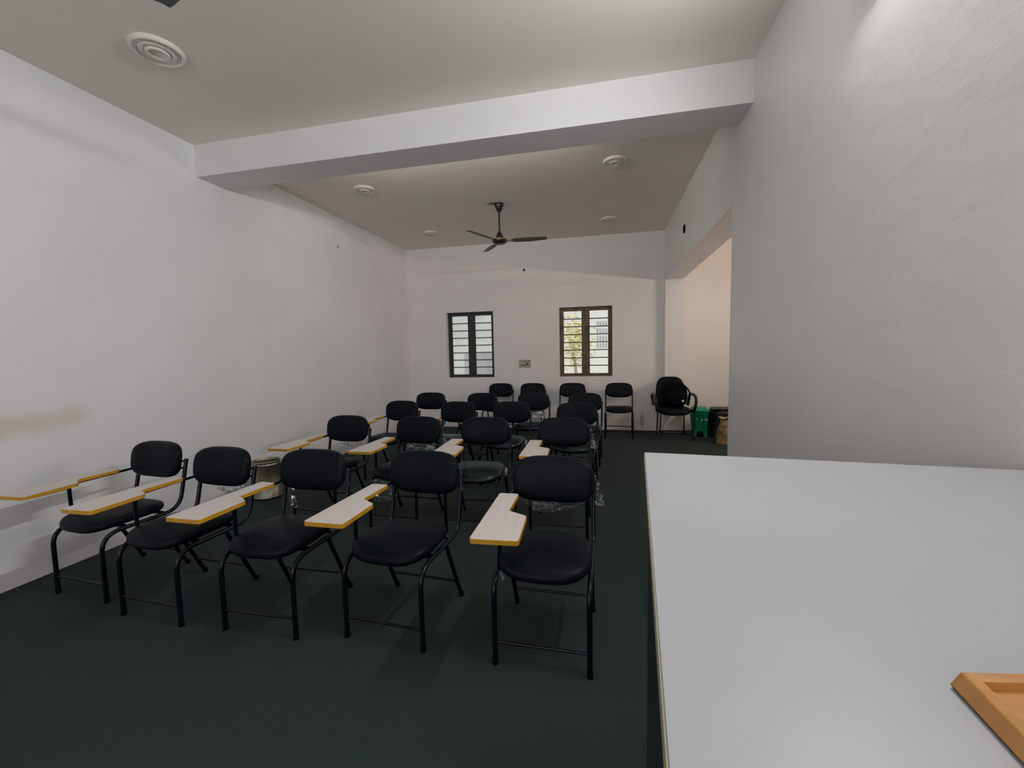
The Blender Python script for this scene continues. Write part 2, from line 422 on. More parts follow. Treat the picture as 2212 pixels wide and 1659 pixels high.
# ------------------------------------------------------------------ outdoors, seen through the louvres
M['ext_ground'] = mat('pale dusty ground', (0.62, 0.60, 0.55), 0.9)
M['ext_wall'] = mat('pale grey boundary wall', (0.62, 0.62, 0.60), 0.9); vary(M['ext_wall'], (0.66, 0.67, 0.67), (0.86, 0.86, 0.81), 2.2)
M['ext_build'] = mat('white rendered facade', (0.86, 0.86, 0.83), 0.9)
M['ext_pane'] = mat('grey facade window', (0.42, 0.43, 0.44), 0.5)  # even grey for the far panes and the pole
M['leaf'] = mat('yellow green leaves', (0.62, 0.55, 0.10), 0.7)
vary(M['leaf'], (0.74, 0.69, 0.20), (0.95, 0.90, 0.55), 3)
M['bark'] = mat('tree bark', (0.50, 0.42, 0.26), 0.9)
struct('ground', MB().box((-14, SYB + T, -0.3), (14, 40, -0.16)), M['ext_ground'])
g = thing('boundary_wall', 'pale grey boundary wall close behind the left louvre window', 'wall', (-5.0, 9.4, -0.16))
build('wall_panel', MB().box((-3.2, 0, 0), (3.0, 0.2, 4.2)), M['ext_wall'], g)
build('coping', MB().box((-3.25, -0.05, 4.2), (3.05, 0.25, 4.3)), M['ext_wall'], g)
b = thing('neighbouring_building', 'white building with rows of small windows, seen through the right louvre window', 'building', (1.0, 18.0, -0.16))
build('facade', MB().box((-7, 0, 0), (9, 5, 9.5)), M['ext_build'], b)
build('roof_slab', MB().box((-7.2, -0.3, 9.5), (9.2, 5.2, 9.7)), M['ext_build'], b)
for i in range(4):
    for k in range(4):
        build('facade_window', MB().box((-1.25 + i * 0.115, -0.03, 1.60 + k * 0.30), (-1.19 + i * 0.115, 0.02, 1.80 + k * 0.30)), M['ext_pane'], b)
random.seed(5)
t = thing('leafy_tree', 'yellow green tree seen through the left half of the right window', 'tree', (-0.85, 13.2, -0.16))
build('trunk', MB().tube([(0, 0, 0), (0.04, 0, 0.7), (-0.05, 0.03, 1.5), (0.02, 0, 2.1)], [0.06, 0.05, 0.04, 0.02], 8), M['bark'], t)
lf = MB()
for k in range(900):
    d = Vector((random.gauss(0.05, 0.26), random.gauss(0, 0.28), random.gauss(1.80, 0.36)))
    s_ = random.uniform(0.04, 0.09); q = Matrix.Rotation(random.uniform(0, 6.28), 3, 'Z') @ Matrix.Rotation(random.uniform(0, 3.14), 3, 'X')
    lf.add([d + q @ Vector(p) for p in [(-s_, 0, 0), (0, -s_ * 0.45, 0.004), (s_, 0, 0), (0, s_ * 0.45, 0.004)]], [(0, 1, 2, 3)])
build('foliage', lf, M['leaf'], t)
t = thing('slim_pole', 'slim grey pole outside, at the left edge of the right window', 'pole', (-0.985, 10.5, -0.16))
build('shaft', MB().tube([(0, 0, 0), (0, 0, 3.2)], 0.014, 8), M['ext_pane'], t)

# ------------------------------------------------------------------ lamps
def batten(name, label, loc, rz, L, lit, hood=0.0):
    """wall batten with a hooded trough; local x along the wall, +y out of the wall"""
    r = thing(name, label, 'light', loc, rz, 'tube lights on the walls')
    hs = MB(); hs.box((-L / 2 - 0.03, 0.0, -0.032), (L / 2 + 0.03, 0.034, 0.032))
    if hood: hs.box((-L / 2 - 0.03, 0.0, 0.032), (L / 2 + 0.03, hood, 0.040))
    build('housing', hs, M['enamel'], r)
    for s_ in (-1, 1):
        c = MB(); x = s_ * (L / 2 + 0.03); c.box((min(x, x - s_ * 0.03), 0.034, -0.032), (max(x, x - s_ * 0.03), 0.050, 0.032))
        build('end_cap', c, M['enamel'], r)
    n = 8; v = []
    for x in (-L / 2, L / 2):
        for k in range(n + 1):
            t = -1 + 2 * k / n; v.append((x, 0.034 + 0.010 * (1 - t * t), 0.027 * t))
    f = [(k, n + 1 + k, n + 2 + k, k + 1) for k in range(n)]
    build('diffuser', MB().add(v, f, True), lit, r)
    return r
batten('tube_light', 'long white tube light on the right wall above the counter', (XR, 1.36, 2.77), PI / 2, 1.16, M['lit'])
batten('tube_light', 'added warm fill tube on the unseen far wall of the side room', (SXR, 5.2, 2.15), PI / 2, 1.16, M['sidefill'])  # unseen tube, added to give the side room its warm light

batten('tube_light', 'added long fill strip on the rear face of the beam, hidden from the front', (-1.3, BY1, 3.105), 0, 2.4, M['beamfill'], 0.11)  # invented strip that brightens the back half of the room

# ceiling roses
def rose(loc, R, label):
    mb = MB()
    mb.lathe([(R, 0), (R * 1.0, -0.010), (R * 0.965, -0.022), (R * 0.90, -0.026), (R * 0.84, -0.020), (R * 0.80, -0.012), (R * 0.72, -0.012), (R * 0.66, -0.022), (R * 0.58, -0.026), (R * 0.50, -0.020), (R * 0.46, -0.012)], 40)
    r = thing('ceiling_rose', label, 'ceiling rose', loc, 0, 'plaster roses on the ceiling')
    build('moulded_ring', mb, M['offwhite'], r)
    c = MB(); c.lathe([(R * 0.46, -0.012), (R * 0.43, -0.030), (R * 0.34, -0.034), (R * 0.30, -0.018), (0.001, -0.014)], 32)
    build('centre_cup', c, M['ceiling'], r)
    d = MB(); n = 96; v = []
    for rr, z0, am in ((0.800, -0.0115, 0.0), (0.775, -0.018, 0.004), (0.745, -0.018, 0.004), (0.720, -0.0115, 0.0)):
        for j in range(n):
            a = 2 * PI * j / n; q = 0.5 + 0.5 * math.cos(16 * a); v.append((R * rr * math.cos(a), R * rr * math.sin(a), z0 - am * q))
    d.add(v, [(i * n + j, i * n + (j + 1) % n, (i + 1) * n + (j + 1) % n, (i + 1) * n + j) for i in range(3) for j in range(n)], True)
    build('fluted_ring', d, M['offwhite'], r)
rose((-2.665, 2.20, ZC), 0.140, 'large white ceiling rose in front of the beam, upper left')
rose((-2.672, 4.495, ZC), 0.118, 'white ceiling rose just behind the beam, near the left wall')
rose((-2.655, 6.36, ZC), 0.118, 'white ceiling rose left of the black fan, near the back wall')
rose((0.128, 4.50, ZC), 0.118, 'white ceiling rose just behind the beam, right of the black fan')
rose((0.098, 6.42, ZC), 0.118, 'small-looking white ceiling rose near the back right corner')

# ceiling fans
def fan(loc, angles, label, mblade, z=-0.468):
    r = thing('ceiling_fan', label, 'fan', loc, 0, 'three-blade ceiling fans')
    c = MB(); c.lathe([(0.001, 0.0), (0.058, 0.0), (0.060, -0.012), (0.050, -0.045), (0.030, -0.092), (0.018, -0.105), (0.001, -0.106)], 28)
    build('canopy', c, M['fanblack'], r)
    build('down_rod', MB().tube([(0, 0, -0.09), (0, 0, z + 0.10)], 0.011, 12), M['fanblack'], r)
    c = MB(); c.lathe([(0.001, z + 0.125), (0.012, z + 0.122), (0.030, z + 0.095), (0.047, z + 0.050), (0.054, z + 0.022), (0.001, z + 0.022)], 28)
    build('lower_canopy', c, M['fanblack'], r)
    c = MB(); c.lathe([(0.001, z + 0.022), (0.085, z + 0.020), (0.097, z + 0.008), (0.098, z - 0.010), (0.085, z - 0.028), (0.055, z - 0.042), (0.001, z - 0.046)], 32)
    mo = build('motor', c, M['fanblack'], r)
    c = MB(); c.lathe([(0.094, z + 0.019), (0.101, z + 0.014), (0.101, z + 0.006), (0.096, z + 0.002)], 32)
    build('trim_ring', c, M['brass'], mo)
    for a in angles:
        bl = MB(); n = 14
        def sec(t):
            x = 0.165 + t * 0.445; w = 0.046 + 0.014 * math.sin(PI * min(1, t * 1.15)) ; 
            if t < 0.06: w *= 0.72
            if t > 0.97: w *= 0.90
            return x, w
        v = []
        for i in range(n + 1):
            x, w = sec(i / n); p = math.radians(-11)
            for u in (-1, -0.4, 0.4, 1):
                yy = u * w; cz = 0.006 * (1 - u * u)
                v.append((x, yy * math.cos(p), z - 0.004 + yy * math.sin(p) + cz + 0.0015)); 
        m = len(v)
        v2 = [(q[0], q[1], q[2] - 0.003) for q in v]
        f = []
        for i in range(n):
            for j in range(3):
                k = i * 4 + j; f.append((k, k + 4, k + 5, k + 1)); f.append((m + k, m + k + 1, m + k + 5, m + k + 4))
            for j in (0, 3):
                k = i * 4 + j; q = (k, m + k, m + k + 4, k + 4); f.append(q if j == 0 else tuple(reversed(q)))
        for i in (0, n):
            for j in range(3):
                k = i * 4 + j; q = (k, k + 1, m + k + 1, m + k); f.append(q if i == 0 else tuple(reversed(q)))
        bl.add(v + v2, f, False)
        bo = build('blade', bl, mblade, r, rot=(0, 0, math.radians(a)))
        ar = MB(); ar.prism([(0.085, -0.016), (0.19, -0.022), (0.21, 0), (0.19, 0.022), (0.085, 0.016)], z - 0.006, z - 0.001)
        build('blade_arm', ar, M['fanblack'], bo)
    return r
fan((-1.303, 5.385, ZC), (2, 124, 247), 'black ceiling fan hanging behind the beam in front of the back wall', M['grey'])
fan((-1.172, 1.262, ZC), (161.0, 281.0, 34.0), 'grey-bladed ceiling fan at the top edge, only one blade tip showing', M['bluegrey'], -0.456)

# ------------------------------------------------------------------ chairs
ZR = 0.395                      # height of the side rails
def chair_meshes():
    D = {}
    R = 0.0122
    for sx, nm in ((-1, 'l'), (1, 'r')):
        wf = sx * 0.209; wr_ = sx * 0.2076; wu = sx * 0.213
        full = fillet([(wf, 0.0, 0.0), (wf, 0.0, ZR), (wu, 0.435, ZR), (wu, 0.505, 0.715)], [0.105, 0.095], 9)
        # front leg = first part of the continuous tube, side frame = rest
        k = 1 + 9 + 1
        D['leg_f' + nm] = MB().tube(full[:k], R, 12).mesh('leg', M['tube'])
        D['frame_' + nm] = MB().tube(full[k - 1:], R, 12).mesh('side_frame', M['tube'])
        D['leg_r' + nm] = MB().tube([(wr_ * 0.985, 0.285, ZR - 0.008), (wr_, 0.4618, 0.0)], R * 0.95, 12).mesh('leg', M['tube'])
        D['capf' + nm] = MB().lathe([(0.001, 0.0), (0.0134, 0.0), (0.0134, 0.026), (0.0124, 0.027)], 14, (wf, 0, 0)).mesh('foot_cap', M['cap'])
        D['capr' + nm] = MB().lathe([(0.001, 0.0), (0.0130, 0.0), (0.0130, 0.022), (0.0118, 0.023)], 14, (wr_, 0.4618, 0)).mesh('foot_cap', M['cap'])
    D['st_f'] = MB().tube([(-0.209, 0, 0.105), (0.209, 0, 0.105)], 0.0068, 10).mesh('stretcher', M['tube'])
    yy = 0.4618 - 0.118 * (0.1768 / (ZR - 0.008))
    D['st_r'] = MB().tube([(-0.207, yy, 0.118), (0.207, yy, 0.118)], 0.0072, 10).mesh('stretcher', M['tube'])
    D['seatbar'] = [MB().box((-0.209, y - 0.014, ZR + 0.004), (0.209, y + 0.014, ZR + 0.014)).mesh('seat_bracket', M['tube']) for y in (0.12, 0.33)]
    # seat pad: slightly narrower at the back, front edge rolled down
    c = cushion(0.213, 0.212, 0.066, 3.3, 64)
    v = []
    for x, y, z in c.v:
        t = (y + 0.212) / 0.424
        x *= 1.02 - 0.06 * t
        z += -0.020 * max(0, (0.30 - t) / 0.30) ** 2 + 0.006 * (x / 0.213) ** 2 - 0.006 * max(0, t - 0.5)
        v.append((x, y + 0.198, z + ZR + 0.013))
    c.v = v
    D['seat'] = c.mesh('seat', M['fabric'])
    # backrest pad (local: centre at origin, facing -y), curved and tilted
    c = cushion(0.214, 0.119, 0.062, 3.4, 72)
    v = []; tl = math.radians(9)
    for x, y, z in c.v:
        yy = -(z - 0.031) - 0.45 * x * x; zz = y
        yy += math.tan(tl) * zz
        v.append((x, yy + 0.472, zz + 0.711))
    c.v = v
    D['back'] = c.mesh('backrest', M['fabric'])
    D['backbr'] = []
    for sx in (-1, 1):
        for z in (0.655, 0.700):
            y = 0.505 - (0.715 - z) * (0.07 / 0.32)
            D['backbr'].append(MB().tube([(sx * 0.213, y, z), (sx * 0.170, y - 0.022, z)], 0.006, 8).mesh('back_bracket', M['tube']))
    # writing tablet, polygon with rounded corners (clockwise list turned ccw)
    TZ = 0.6666
    pl = [(-0.2585, 0.3349), (-0.1608, 0.3372), (-0.1589, 0.1108), (-0.0674, 0.0637), (-0.0531, -0.1835), (-0.2467, -0.1962)]
    pl = [Vector((x, y, 0)) for x, y in pl][::-1]
    out = []; rads = [0.016, 0.016, 0.016, 0.010, 0.012, 0.012]
    for i, p in enumerate(pl):
        a = (pl[i - 1] - p).normalized(); b_ = (pl[(i + 1) % 6] - p).normalized(); r = rads[i]
        for k in range(6):
            t_ = k / 5; q = (p + a * r) * (1 - t_) ** 2 + p * 2 * t_ * (1 - t_) + (p + b_ * r) * t_ * t_; out.append((q.x, q.y))
    area = sum(out[i - 1][0] * out[i][1] - out[i][0] * out[i - 1][1] for i in range(len(out)))
    if area < 0: out = out[::-1]
    PV = Vector((-0.21, 0.30, TZ))        # tablet pivots near its arm
    def rel(o): return [(x - PV.x, y - PV.y) for x, y in o]
    D['tablet'] = MB().prism(rel(out), -0.018, 0.0, 0, 0.0).mesh('writing_tablet', M['laminate'])
    n = len(out); o2 = rel(out); eb = MB()
    def off(o, d):
        r = []
        for i in range(n):
            a = Vector(o[i - 1]); p = Vector(o[i]); c_ = Vector(o[(i + 1) % n])
            e = (c_ - a); e = e.normalized() if e.length > 1e-9 else Vector((1, 0)); r.append((p.x + e.y * d, p.y - e.x * d))
        return r
    o3 = off(o2, 0.0022)
    vv = [(x, y, -0.0195) for x, y in o2] + [(x, y, -0.0195) for x, y in o3] + [(x, y, -0.0012) for x, y in o3] + [(x, y, -0.0002) for x, y in o2]
    ff = [(k * n + j, k * n + (j + 1) % n, (k + 1) * n + (j + 1) % n, (k + 1) * n + j) for k in range(3) for j in range(n)]
    eb.add(vv, ff, False); D['edge'] = eb.mesh('edge_band', M['edge'])
    pb = MB().box((-0.165 - PV.x, -0.12 - PV.y, -0.028), (-0.085 - PV.x, 0.03 - PV.y, -0.0185))
    D['plate'] = pb.mesh('mounting_plate', M['tube'])
    # arm: from the right upright forwards under the tablet, and its post down to the rail
    arm = fillet([(-0.213, 0.488, 0.640), (-0.213, 0.430, 0.640), (-0.205, 0.345, 0.640), (-0.190, 0.05, 0.6395), (-0.165, -0.06, 0.6395)], [0.03, 0.03, 0.03], 5)
    D['arm'] = MB().tube(arm, 0.0085, 10).mesh('tablet_arm', M['tube'])
    D['post'] = MB().tube([(-0.196, 0.092, 0.638), (-0.202, 0.096, 0.52), (-0.2092, 0.104, ZR - 0.012)], 0.0102, 10).mesh('tablet_post', M['tube'])
    D['PV'] = PV
    return D
CM = chair_meshes()

# scraps of clear packing film, built once per shape
def film(fn, nu, nv, amp, fr, seed):
    def g(u, v):
        p = Vector(fn(u, v)); q = p * fr + Vector((seed * 7.1, seed * 3.3, seed))
        return p + Vector((noise.noise(q), noise.noise(q + Vector((9, 0, 0))), noise.noise(q + Vector((0, 9, 0))))) * amp
    return MB().grid(g, nu, nv)
FM = {}
# band sagging under the backrest, slung from the left edge to the lower right corner
FM['sag'] = film(lambda u, v: (-0.224 + 0.40 * u, 0.440 + 0.02 * v, 0.592 + 0.098 * (1 - u) ** 5 + 0.006 * u - v * (0.010 + 0.062 * math.sin(PI * min(1.0, 0.10 + 0.90 * u)) ** 1.3 * (1.25 - 0.6 * u))), 40, 12, 0.008, 24, 1).mesh('plastic_wrap', M['film'])
FM['thinsag'] = film(lambda u, v: (-0.175 + 0.37 * u, 0.468, 0.603 - v * (0.006 + 0.042 * math.sin(PI * u)) - 0.012 * math.sin(PI * u) + 0.012 * abs(2 * u - 1)), 28, 6, 0.006, 26, 2).mesh('plastic_wrap', M['film'])
FM['tail'] = film(lambda u, v: (0.218 + 0.035 * u * v + 0.018 * u, 0.47, 0.745 - 0.15 * v - 0.02 * u), 8, 16, 0.014, 30, 3).mesh('plastic_wrap', M['film'])
FM['strip'] = film(lambda u, v: (0.214 + 0.018 * u, 0.475 - 0.01 * u, 0.735 - 0.115 * v), 5, 18, 0.009, 42, 4).mesh('plastic_wrap', M['film'])
FM['hangleft'] = film(lambda u, v: (-0.225 + 0.055 * u + 0.02 * v, 0.495, 0.625 - 0.17 * v), 8, 16, 0.013, 26, 5).mesh('plastic_wrap', M['film'])
FM['sheet'] = film(lambda u, v: (-0.155 + 0.30 * u, 0.492, 0.600 - 0.115 * v), 20, 10, 0.012, 24, 6).mesh('plastic_wrap', M['film'])
FM['under'] = film(lambda u, v: (-0.20 + 0.21 * u, 0.02 + 0.03 * v, 0.385 - (0.20 - 0.05 * u) * v), 14, 14, 0.016, 20, 7).mesh('plastic_wrap', M['film'])
FM['railbit'] = film(lambda u, v: (0.205 + 0.022 * u, 0.21 + 0.10 * v, 0.425 - 0.030 * u + 0.02 * v), 4, 10, 0.008, 40, 8).mesh('plastic_wrap', M['film'])
FM['frontbit'] = film(lambda u, v: (-0.212 + 0.05 * u, 0.02 + 0.05 * (1 - u), 0.405 - 0.028 * v), 8, 4, 0.006, 40, 9).mesh('plastic_wrap', M['film'])
c = cushion(0.217, 0.216, 0.071, 3.3, 48)
vv = []
for x, y, z in c.v:
    t_ = (y + 0.216) / 0.432; x *= 1.02 - 0.06 * t_
    z += -0.020 * max(0, (0.30 - t_) / 0.30) ** 2 + 0.004 + 0.002 * noise.noise(Vector((x * 30, y * 30, 0)))
    vv.append((x, y + 0.198, z + ZR + 0.010))
c.v = vv
def cover_mat():
    m = bpy.data.materials.new('tight seat film'); m.use_nodes = True
    nt = m.node_tree; nt.nodes.remove(nt.nodes['Principled BSDF']); out = nt.nodes['Material Output']
    tr = nd(m, 'ShaderNodeBsdfTransparent'); tr.inputs[0].default_value = (0.95, 0.97, 0.97, 1)
    gl = nd(m, 'ShaderNodeBsdfGlossy'); gl.inputs['Roughness'].default_value = 0.30; gl.inputs[0].default_value = (0.75, 1.0, 0.98, 1)
    fr = nd(m, 'ShaderNodeFresnel'); fr.inputs[0].default_value = 1.5
    mx = nd(m, 'ShaderNodeMixShader')
    lk(m, fr.outputs[0], mx.inputs[0]); lk(m, tr.outputs[0], mx.inputs[1]); lk(m, gl.outputs[0], mx.inputs[2])
    bp = nd(m, 'ShaderNodeBump'); bp.inputs['Strength'].default_value = 0.35; bp.inputs['Distance'].default_value = 0.01
    lk(m, add_noise(m, 26, 4), bp.inputs['Height']); lk(m, bp.outputs[0], gl.inputs['Normal'])
    lk(m, mx.outputs[0], out.inputs[0])
    return m
M['seatfilm'] = cover_mat()
FM['cover'] = c.mesh('seat_cover', M['seatfilm'])

def chair(x, y, rz, label, tablet=True, films=(), trot=0.0):
    if tablet: r = thing('tablet_arm_chair', label, 'chair', (x, y, 0), rz, 'black tablet-arm chairs in rows')
    else: r = thing('side_chair', label, 'chair', (x, y, 0), rz, 'black chairs without tablets along the back wall')
    for k in 'lr':
        put('foot_cap', CM['capf' + k], put('leg', CM['leg_f' + k], r))
        put('foot_cap', CM['capr' + k], put('leg', CM['leg_r' + k], r))
        put('side_frame', CM['frame_' + k], r)
    put('stretcher', CM['st_f'], r); put('stretcher', CM['st_r'], r)
    s_ = put('seat', CM['seat'], r)
    for q in CM['seatbar']: put('seat_bracket', q, s_)
    b_ = put('backrest', CM['back'], r)
    for q in CM['backbr']: put('back_bracket', q, b_)
    if tablet:
        t_ = put('writing_tablet', CM['tablet'], r, CM['PV'], (0, 0, trot)); t_['label'] = 'pale wood-grain writing tablet'
        e_ = put('edge_band', CM['edge'], t_); e_['label'] = 'ochre edge band'
        put('mounting_plate', CM['plate'], t_)
        put('tablet_arm', CM['arm'], r); put('tablet_post', CM['post'], r)
    for f in films:
        if f == 'cover': o = put('seat_cover', FM[f], r); o['label'] = 'clear film stretched over the seat'
        else: o = put('plastic_wrap', FM[f], r); o['label'] = 'torn clear packing film'
    return r

Q = 'black tablet-arm chair'
chair(-3.0095, 1.7534, -0.0582, 'front-row tablet-arm chair nearest the left wall, its tablet cut by the picture edge', films=(), trot=0.03)
chair(-2.3676, 1.6616, -0.0521, 'front-row tablet-arm chair directly left of the steel bin', films=('thinsag',))
chair(-1.6958, 1.6749, 0.0070, 'middle of the five front-row tablet-arm chairs, film hanging behind its left side', films=('strip', 'hangleft'), trot=-0.075)
chair(-1.0378, 1.7268, -0.0661, 'front-row tablet-arm chair second from the white counter', films=('strip',))
chair(-0.2674, 1.7020, -0.0095, 'front-row tablet-arm chair beside the white counter, film sagging under its back', films=('sag', 'tail', 'frontbit'))
chair(-2.347, 2.943, -0.070, 'second-row tablet-arm chair nearest the left wall, just right of the steel bin', films=('strip', 'thinsag'))
chair(-1.633, 2.940, -0.064, 'second-row tablet-arm chair second from left, film hanging below its back and seat', films=('sheet', 'tail', 'under'))
chair(-0.986, 2.956, 0.013, 'second-row tablet-arm chair third from left, glossy film-covered seat in view', films=('cover', 'railbit'))
chair(-0.326, 2.982, -0.008, 'second-row tablet-arm chair at the right end, right behind the chair by the counter', films=('tail', 'under'))
chair(-2.385, 4.068, -0.101, 'third-row tablet-arm chair nearest the left wall', films=('strip',))
chair(-1.662, 4.020, -0.097, 'third-row tablet-arm chair second from left, its seat under clear film', films=('cover', 'under'))
chair(-1.045, 4.055, -0.092, 'third-row tablet-arm chair third from left, glossy film-covered seat', films=('cover', 'strip', 'railbit'))
chair(-0.303, 3.989, -0.065, 'third-row tablet-arm chair at the right end of its row', films=('cover', 'hangleft'))
chair(-2.370, 5.019, 0.025, 'fourth-row tablet-arm chair nearest the left wall', films=())
chair(-1.631, 4.969, -0.051, 'fourth-row tablet-arm chair second from left', films=())
chair(-0.917, 5.044, -0.004, 'fourth-row tablet-arm chair third from left, film sheet below its back', films=('sheet', 'cover', 'strip'))
chair(-0.252, 4.977, -0.048, 'fourth-row tablet-arm chair at the right end, white film tuft on its back edge', films=('tail', 'cover'))
chair(-1.760, 6.600, -0.026, 'leftmost plain chair against the back wall, below and right of the left window', False)
chair(-1.185, 6.600, -0.007, 'second plain chair from left against the back wall, below the switch box', False)
chair(-0.507, 6.600, -0.008, 'third plain chair against the back wall, directly below the right window', False)
chair(0.240, 6.595, -0.035, 'rightmost plain chair against the back wall, fully visible beside the right window', False)

# ------------------------------------------------------------------ white-topped counter and tray
RZ = math.radians(-4.35)
cn = thing('counter', 'tall white-topped counter with dark body in the right foreground, against the right wall', 'counter', (0.117, 1.232, 0), RZ)
Lx, Ly = 0.852, 1.12
build('worktop', MB().prism([(0, -Ly), (Lx, -Ly), (Lx, 0), (0, 0)], 1.076, 1.100, 0, 0.0006), M['topwhite'], cn)['label'] = 'white laminate worktop'
eb = MB()
eb.box((-0.0025, -Ly, 1.0765), (-0.0002, 0, 1.0865)); eb.box((-0.0020, -Ly, 1.0885), (-0.0002, 0, 1.0985)); eb.box((0, 0.0002, 1.0765), (Lx, 0.0025, 1.0985))
build('edge_band', eb, M['topedge'], cn)['label'] = 'bare board edge'
build('side_panel', MB().box((0.010, -Ly + 0.02, 0.0), (0.028, -0.010, 1.076)), M['navy'], cn)
build('side_panel', MB().box((Lx - 0.03, -Ly + 0.02, 0.0), (Lx - 0.012, -0.010, 1.076)), M['navy'], cn)
build('front_panel', MB().box((0.028, -0.028, 0.0), (Lx - 0.03, -0.010, 1.076)), M['navy'], cn)
build('shelf', MB().box((0.028, -Ly + 0.03, 0.55), (Lx - 0.03, -0.028, 0.568)), M['navy'], cn)

def tray():
    P = Vector((0.2983, 0.4084)); u = Vector((0.988, 0.156)).normalized(); v = Vector((-0.0855, -0.996)).normalized()
    r = thing('wooden_tray', 'orange-brown tray with raised rim on the white counter, bottom right corner', 'tray', (P.x, P.y, 1.100))
    def quad(i, z): 
        a, b_ = 0.20, 0.16
        c0 = u * i + v * i; return [(*(u * x + v * y), z) for x, y in ((i, i), (a - i, i), (a - i, b_ - i), (i, b_ - i))]
    mb = MB(); vs = []
    for i, z in ((-0.0045, 0.003), (0.0, 0.0172), (0.0012, 0.018), (0.0105, 0.0172), (0.0118, 0.0105)): vs += quad(i, z)
    f = [(k * 4 + (j + 1) % 4, k * 4 + j, (k + 1) * 4 + j, (k + 1) * 4 + (j + 1) % 4) for k in range(4) for j in range(4)]
    mb.add(vs, f); build('rim', mb, M['tray'], r)
    m2 = MB(); q = quad(0.0118, 0.0105); m2.add(q, [(3, 2, 1, 0)]); build('tray_bottom', m2, M['tray'], r)
    m3 = MB(); vs = quad(-0.003, 0.0) + quad(-0.0047, 0.003); m3.add(vs, [((j + 1) % 4, j, 4 + j, 4 + (j + 1) % 4) for j in range(4)] + [(0, 1, 2, 3)])
    build('foot_rim', m3, M['traydark'], r)
tray()

# ------------------------------------------------------------------ steel bin by the left wall
sbn = thing('waste_bin', 'stainless steel waste bin on the floor by the left wall, between front-row chairs', 'bin', (-3.285, 3.46, 0))
m = MB(); m.lathe([(0.001, 0.006), (0.142, 0.006), (0.142, 0.0), (0.146, 0.0), (0.146, 0.014), (0.143, 0.018), (0.134, 0.20), (0.128, 0.325), (0.130, 0.330), (0.130, 0.336), (0.127, 0.340), (0.127, 0.352), (0.131, 0.356), (0.131, 0.362), (0.128, 0.366), (0.124, 0.364), (0.123, 0.340), (0.130, 0.20), (0.138, 0.02), (0.001, 0.02)], 44)
build('body', m, M['steel'], sbn)
m = MB(); m.lathe([(0.1465, 0.0), (0.149, 0.0), (0.149, 0.012), (0.1465, 0.013)], 44)
build('base_ring', m, M['cap'], sbn)

# ------------------------------------------------------------------ green pedal bin
gb = thing('pedal_bin', 'green plastic pedal bin with stickers beside the armchair', 'bin', (1.478, 6.96, 0), -0.03)
m = MB()
def ringrect(w, d, z, r=0.02):
    return [(x, y, z) for x, y in superell(w, d, 9, 40)]
vs = []
lv = [(0.100, 0.095, 0.085), (0.103, 0.098, 0.10), (0.114, 0.110, 0.36), (0.118, 0.114, 0.365), (0.119, 0.115, 0.395)]
for w, d, z in lv: vs += ringrect(w, d, z)
m.add(vs, [(i * 40 + j, i * 40 + (j + 1) % 40, (i + 1) * 40 + (j + 1) % 40, (i + 1) * 40 + j) for i in range(4) for j in range(40)] + [tuple(reversed(range(40)))], True)
for sx in (-1, 1):
    m.box((min(sx * 0.052, sx * 0.100), -0.095, 0.0), (max(sx * 0.052, sx * 0.100), -0.04, 0.10))
m.box((-0.100, 0.04, 0.0), (0.100, 0.095, 0.10))
m.prism([(x, z) for x, z in [(0.052, 0.062), (0.035, 0.085), (-0.035, 0.085), (-0.052, 0.062), (-0.052, 0.10), (0.052, 0.10)]], 0.060, 0.0945)
k = 12 + 0
mm = MB(); mm.v = m.v; mm.f = m.f; mm.sm = m.sm; mm.mi = m.mi
# turn the arch prism upright (it was drawn in x,z)
na = 12; base = len(m.v) - 12 - 12
arch = MB().prism([(0.052, 0.062), (0.035, 0.085), (-0.035, 0.085), (-0.052, 0.062), (-0.052, 0.10), (0.052, 0.10)][::-1], 0.060, 0.0945)
arch.xf(Matrix(((1, 0, 0, 0), (0, 0, -1, 0), (0, 1, 0, 0), (0, 0, 0, 1))))
m2 = MB()
vs = []
for w, d, z in lv: vs += ringrect(w, d, z)
m2.add(vs, [(i * 40 + j, i * 40 + (j + 1) % 40, (i + 1) * 40 + (j + 1) % 40, (i + 1) * 40 + j) for i in range(4) for j in range(40)] + [tuple(reversed(range(40)))], True)
for sx in (-1, 1): m2.box((min(sx * 0.052, sx * 0.100), -0.0945, 0.0), (max(sx * 0.052, sx * 0.100), -0.04, 0.10))
m2.box((-0.100, 0.04, 0.0), (0.100, 0.0945, 0.10))
m2.add(arch.v, arch.f)
m2.box((-0.060, -0.116, 0.12), (-0.052, -0.104, 0.355)); m2.box((0.052, -0.116, 0.12), (0.060, -0.104, 0.355))
build('body', m2, M['green'], gb)
m = MB(); vs = []
for w, d, z in ((0.122, 0.118, 0.392), (0.126, 0.122, 0.394), (0.126, 0.122, 0.418), (0.116, 0.112, 0.430), (0.104, 0.100, 0.436), (0.100, 0.096, 0.452), (0.090, 0.086, 0.456)): vs += ringrect(w, d, z)
m.add(vs, [(i * 40 + j, i * 40 + (j + 1) % 40, (i + 1) * 40 + (j + 1) % 40, (i + 1) * 40 + j) for i in range(6) for j in range(40)] + [tuple(range(240, 280)), tuple(reversed(range(40)))], True)
build('lid', m, M['greenlid'], gb)
build('pedal', MB().box((-0.036, -0.125, 0.030), (0.036, -0.03, 0.042)).box((-0.030, -0.095, 0.042), (0.030, -0.06, 0.060)), M['cap'], gb)
m = MB().prism(superell(0.026, 0.015, 2, 24), 0, 0.002); m.xf(Matrix.Translation((0.075, -0.1115, 0.272)) @ Matrix.Rotation(PI / 2, 4, 'X'))
st = build('sticker', m, M['sticker'], gb); st['label'] = 'oval beige sticker'
